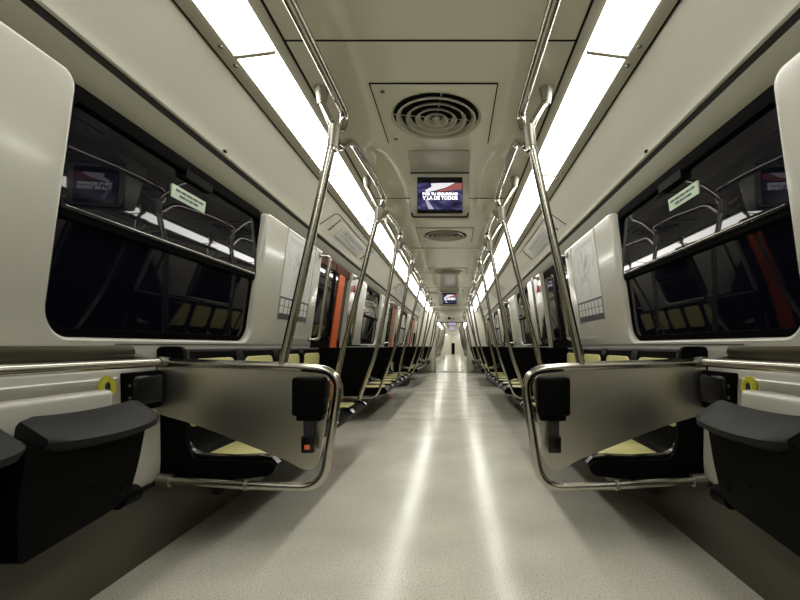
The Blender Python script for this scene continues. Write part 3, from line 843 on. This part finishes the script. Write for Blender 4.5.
# ------------------------------------------------------------------ metro map posters
for s in (-1, 1):
    ya, yb, za, zb = 3.19, 3.80, 1.085, 1.715
    t = thing('map_poster', 'white network map poster with dark table below, on the %s wall by the first door' % SIDE[s], 'poster', (s*uw(za), (ya+yb)/2, za))
    def wp(y, z, d): return Vector((s*(uw(z)-d), y, z))
    def sheet(y0, y1, z0, z1, d0, d1, m, nm, par):
        b = BM(); prism(b, [(y0, z0), (y1, z0), (y1, z1), (y0, z1)], lambda p: wp(p[0], p[1], d0), lambda p: wp(p[0], p[1], d1)); return obj(nm, b, m, par, smooth=False)
    sheet(ya, yb, za, zb, -0.004, 0.0020, 'paper', 'sheet', t)
    tb = sheet(ya, yb, za, za+0.165, 0.0018, 0.0028, 'ink', 'timetable', t)
    cells = BM(); n = 7
    for i in range(n):
        for j, (c0, c1) in enumerate(((0.045, 0.095), (0.10, 0.15))):
            y0 = ya+0.012+i*(yb-ya-0.02)/n
            prism(cells, [(y0, za+c0), (y0+0.070, za+c0), (y0+0.070, za+c1), (y0, za+c1)], lambda p: wp(p[0], p[1], 0.0026), lambda p: wp(p[0], p[1], 0.0034))
    obj('cells', cells, 'paper', tb, smooth=False)
    rnd = random.Random(3)
    for i in range(20):
        m = ['inkgrey', 'inkpink', 'inkgreen', 'inkgrey'][i % 4]
        y = rnd.uniform(ya+0.08, yb-0.08); z = rnd.uniform(za+0.22, zb-0.12); pts = [(y, z)]
        a = rnd.choice([0, PI/2, PI/4, -PI/4])
        for k in range(4):
            L = rnd.uniform(0.05, 0.15); y = min(max(y+math.cos(a)*L, ya+0.05), yb-0.05); z = min(max(z+math.sin(a)*L, za+0.2), zb-0.07)
            pts.append((y, z)); a += rnd.choice([PI/4, -PI/4, PI/2])
        pts = [q for i_, q in enumerate(pts) if i_ == 0 or math.dist(q, pts[i_-1]) > 0.005]
        if len(pts) < 2: continue
        b = BM(); tube(b, [wp(q[0], q[1], 0.0022) for q in pts], 0.0014, 5); obj('map_line', b, m, t)
    for k in range(2):
        b = BM(); tube(b, [wp(ya+0.05, zb-0.03-0.018*k, 0.0022), wp(yb-0.12, zb-0.03-0.018*k, 0.0022)], 0.0025, 5); obj('heading', b, 'inkgrey', t)
    # aluminium edge strips either side of the poster
    for yy in (ya-0.012, yb+0.012):
        b = BM(); prism(b, [(yy-0.004, za-0.02), (yy+0.004, za-0.02), (yy+0.004, zb+0.02), (yy-0.004, zb+0.02)], lambda p: wp(p[0], p[1], -0.003), lambda p: wp(p[0], p[1], 0.005)); obj('edge_strip', b, 'wall', t)
    # window stickers
    yc = 2.085 if s < 0 else 2.05
    d_ = -0.0410
    def gp(y, z, d): return Vector((s*(uw(z)-d), y, z))
    st = thing('window_sticker', 'pale green notice sticker with dark lettering on the upper %s window pane' % SIDE[s], 'sticker', gp(yc, 1.58, d_))
    b = BM(); prism(b, [(yc-0.13, 1.552), (yc+0.13, 1.552), (yc+0.13, 1.608), (yc-0.13, 1.608)], lambda p: gp(p[0], p[1], d_-0.004), lambda p: gp(p[0], p[1], d_+0.004)); o = obj('label_sheet', b, 'sticker', st, smooth=False)
    b = BM()
    rnd = random.Random(5)
    for z, lo, hi in ((1.590, -0.105, 0.105), (1.570, -0.075, 0.065)):
        y = lo
        while y < hi:
            w = min(rnd.uniform(0.015, 0.045), hi-y+0.004)
            prism(b, [(yc+y, z-0.005), (yc+y+w, z-0.005), (yc+y+w, z+0.005), (yc+y, z+0.005)], lambda p: gp(p[0], p[1], d_+0.0035), lambda p: gp(p[0], p[1], d_+0.005)); y += w+0.006
    obj('lettering', b, 'ink', st, smooth=False)

# ------------------------------------------------------------------ wheelchair bay: wall rail, steel tray, white ledge, tip-up seats
for s in (-1, 1):
    S = SIDE[s]
    t = thing('wall_handrail', 'steel handrail running along the %s wall toward the viewer' % S, 'handrail', (s*1.13, 1.0, 0.82))
    b = BM(); tube(b, [(s*1.128, -0.9, 0.820), (s*1.128, YP-0.03, 0.820)], 0.0175, 14); obj('rail', b, 'steel', t)
    for y in (YP-0.07, 0.55, -0.5):
        b = BM(); tube(b, [(s*1.128, y, 0.822), (s*1.21, y, 0.845)], 0.012, 10); obj('bracket', b, 'cast', t)
    b = BM(); cyl(b, (s*1.128, YP-0.05, 0.82), (s*1.128, YP-0.008, 0.82), 0.0225, 16); obj('end_sleeve', b, 'cast', t)
    # dull steel recessed tray above the rail
    b = BM(); A = (0, 1, 0) if s < 0 else (0, -1, 0)
    slab(b, (s*1.212, 0.74, 0.857), A, (0, 0, 1), 2.12, 0.062, 0.022, 0.007, 0.003)
    t = obj('steel_wall_plate', b, 'traysteel'); tag(t, 'long dull steel plate on the %s wall above the handrail' % S, 'wall plate')
    # seam line on the wall under the window
    b = BM(); box(b, s*1.2095, s*1.2125, 1.70, 3.98, 0.8925, 0.8955); trim(b, 'gap')
    # white moulded panel and padded ledge
    b = BM(); profile_run(b, [(1.21, 0.80), (1.185, 0.797), (1.178, 0.787), (1.175, 0.772), (1.168, 0.765), (1.165, 0.72), (1.160, 0.40), (1.165, 0.325), (1.175, 0.312), (1.21, 0.312)], -1.0, 1.885, s, True); trim(b, 'wall')
    b = BM(); box(b, s*1.085, s*1.17, -0.30, 1.535, 0.60, 0.737, 0.018, 4)
    tag(obj('padded_ledge', b, 'wall'), 'white rounded ledge on the %s wall behind the tip-up seats' % S, 'ledge')
    # yellow ring with dark blue middle
    t = thing('yellow_ring', 'small yellow ring with dark centre on the %s wall under the handrail' % S, 'button', (s*1.165, 1.60, 0.745))
    b = BM(); n = 24
    pts = [(s*1.158, 1.59+0.026*math.cos(2*PI*i/n), 0.738+0.030*math.sin(2*PI*i/n)) for i in range(n)]
    R = []
    for i in range(n):
        c = Vector(pts[i]); rd = Vector((0, math.cos(2*PI*i/n), math.sin(2*PI*i/n)))
        R.append([b.verts.new(c + rd*0.0115*math.cos(2*PI*k/10) + Vector((1, 0, 0))*0.0115*math.sin(2*PI*k/10)) for k in range(10)])
    for i in range(n):
        for k in range(10): b.faces.new((R[i][k], R[i][(k+1) % 10], R[(i+1) % n][(k+1) % 10], R[(i+1) % n][k]))
    obj('ring', b, 'ring', t)
    b = BM(); cyl(b, (s*1.166, 1.59, 0.738), (s*1.156, 1.59, 0.738), 0.018, 16); obj('centre', b, 'blue', t)
    # black belt anchor block
    t = thing('anchor_block', 'black plastic anchor block on the %s wall beside the divider' % S, 'block', (s*1.165, 1.77, 0.70))
    b = BM(); box(b, s*1.118, s*1.168, 1.685, 1.845, 0.655, 0.772, 0.014, 3); bb = obj('block', b, 'blackgloss', t)
    b = BM(); box(b, s*1.140, s*1.170, 1.665, 1.865, 0.63, 0.785, 0.006); obj('back_plate', b, 'black', t)
    for z in (0.69, 0.735):
        b = BM(); cyl(b, (s*1.136, 1.676, z), (s*1.145, 1.676, z), 0.006, 10); obj('screw', b, 'cast', t)

    for k, yc in enumerate((1.355, 0.865, 0.36)):
        lab = ['folded black tip-up seat on the %s wall nearest the divider', 'folded black tip-up seat at the %s edge of the view', 'folded black tip-up seat behind the viewer on the %s'][k] % S
        t = thing('tip_up_seat', lab, 'seat', (s*1.06, yc, 0.37), 'folded tip-up seats in the wheelchair bay')
        # curved lip: section swept along Y with a sagging middle
        b = BM(); n = 12; R = []
        for i in range(n+1):
            v = i/n*2-1; y = yc+v*0.215; sag = -0.012*(1-v*v); du = 0.018*(1-v*v)
            e = 0.012 if abs(v) > 0.99 else 0.0
            sec = [(1.040+e*0, 0.690+sag-e), (1.028, 0.703+sag-e), (0.955-du, 0.648+sag-e*.3), (0.943-du+e, 0.636+sag), (0.945-du+e, 0.618+sag+e), (0.965-du, 0.608+sag+e), (1.045, 0.635+sag+e)]
            R.append([b.verts.new((s*u, y, z)) for u, z in sec])
        for i in range(n):
            for q in range(7): b.faces.new((R[i][q], R[i][(q+1) % 7], R[i+1][(q+1) % 7], R[i+1][q]))
        b.faces.new(R[0][::-1]); b.faces.new(R[-1])
        obj('seat_lip', b, 'grain', t)
        # folded pan: tapering outline in Y-Z, gently curved
        ol = [(yc-0.26, 0.632), (yc+0.165, 0.632), (yc+0.160, 0.60), (yc+0.135, 0.50), (yc+0.115, 0.445), (yc+0.095, 0.40), (yc+0.03, 0.375), (yc-0.275, 0.345), (yc-0.28, 0.50)]
        olf = [(q.x, q.y) for q in fillet_closed([(a_, b_, 0) for a_, b_ in ol], 0.02, 3)]
        b = BM(); prism(b, olf, lambda p: Vector((s*(0.965+0.03*(0.66-p[1])), p[0], p[1])), lambda p: Vector((s*(1.055+0.03*(0.66-p[1])), p[0], p[1])))
        bmesh.ops.bevel(b, geom=[e_ for e_ in b.edges if abs(e_.verts[0].co.x-e_.verts[1].co.x) < 0.03 and e_.calc_face_angle(0) > 0.9], offset=0.008, segments=2, affect='EDGES')
        obj('seat_pan', b, 'black', t)
        b = BM(); cyl(b, (s*1.0, yc+0.075, 0.385), (s*1.0, yc+0.155, 0.385), 0.030, 20); obj('pivot', b, 'black', t)
        b = BM(); cyl(b, (s*1.0, yc+0.15, 0.595), (s*1.0, yc+0.178, 0.595), 0.012, 14); obj('stop_pin', b, 'black', t)
        b = BM(); box(b, s*1.04, s*1.165, yc-0.12, yc+0.12, 0.40, 0.58, 0.01); obj('wall_bracket', b, 'black', t)
        for yy, zz in ((-0.05, 0.47), (0.06, 0.43)):
            b = BM(); sphere(b, (s*0.9700, yc+yy, zz), 0.009, 0.4, 1, 1); obj('rivet', b, 'black', t)
    # thin black edge line of the panel
    b = BM(); box(b, s*1.158, s*1.20, 1.0, 1.885, 0.300, 0.311); trim(b, 'gap')

# ------------------------------------------------------------------ furniture of the next car, seen through the gangway
for s in (-1, 1):
    S = SIDE[s]
    for k, (ya, yb) in enumerate(((16.3, 18.4), (20.0, 22.7), (24.2, 27.0))):
        b = BM(); profile_run(b, [(1.185, .87), (1.09, .87), (1.10, .5), (1.05, .44), (.70, .43), (.68, .38), (1.185, .34)], ya, yb, s, True)
        t = tag(obj('seat_bench', b, 'black'), 'tiny %s bench in the next car, %s beyond the gangway' % (S, ordn(k)), 'bench')
        b = BM(); n = 5
        for i in range(n):
            yy = ya + (i+.5)*(yb-ya)/n; box(b, s*0.76, s*1.04, yy-0.17, yy+0.17, 0.432, 0.448)
        o = obj('seat_pads', b, 'yellow', t); o['kind'] = 'stuff'
        for j, y in enumerate((ya-0.03, (ya+yb)/2, yb+0.03)):
            b = BM(); tube(b, fillet([(s*0.40, y, 2.09), (s*UJ, y, ZJ), (s*0.58, y, 0.90), (s*0.78, y, 0.30 if j != 1 else 0.44)], 0.2), RP, 8)
            tag(obj('grab_pole', b, 'steel'), 'tiny %s grab pole in the next car, %s beyond the gangway' % (S, ordn(k*3+j)), 'pole', 'grab poles in the next car')
    b = BM(); tube(b, [(s*UR, 16.0, ZR), (s*UR, 30.5, ZR)], 0.018, 8); tag(obj('overhead_rail', b, 'steel'), 'far %s overhead handrail in the next car' % S, 'handrail')
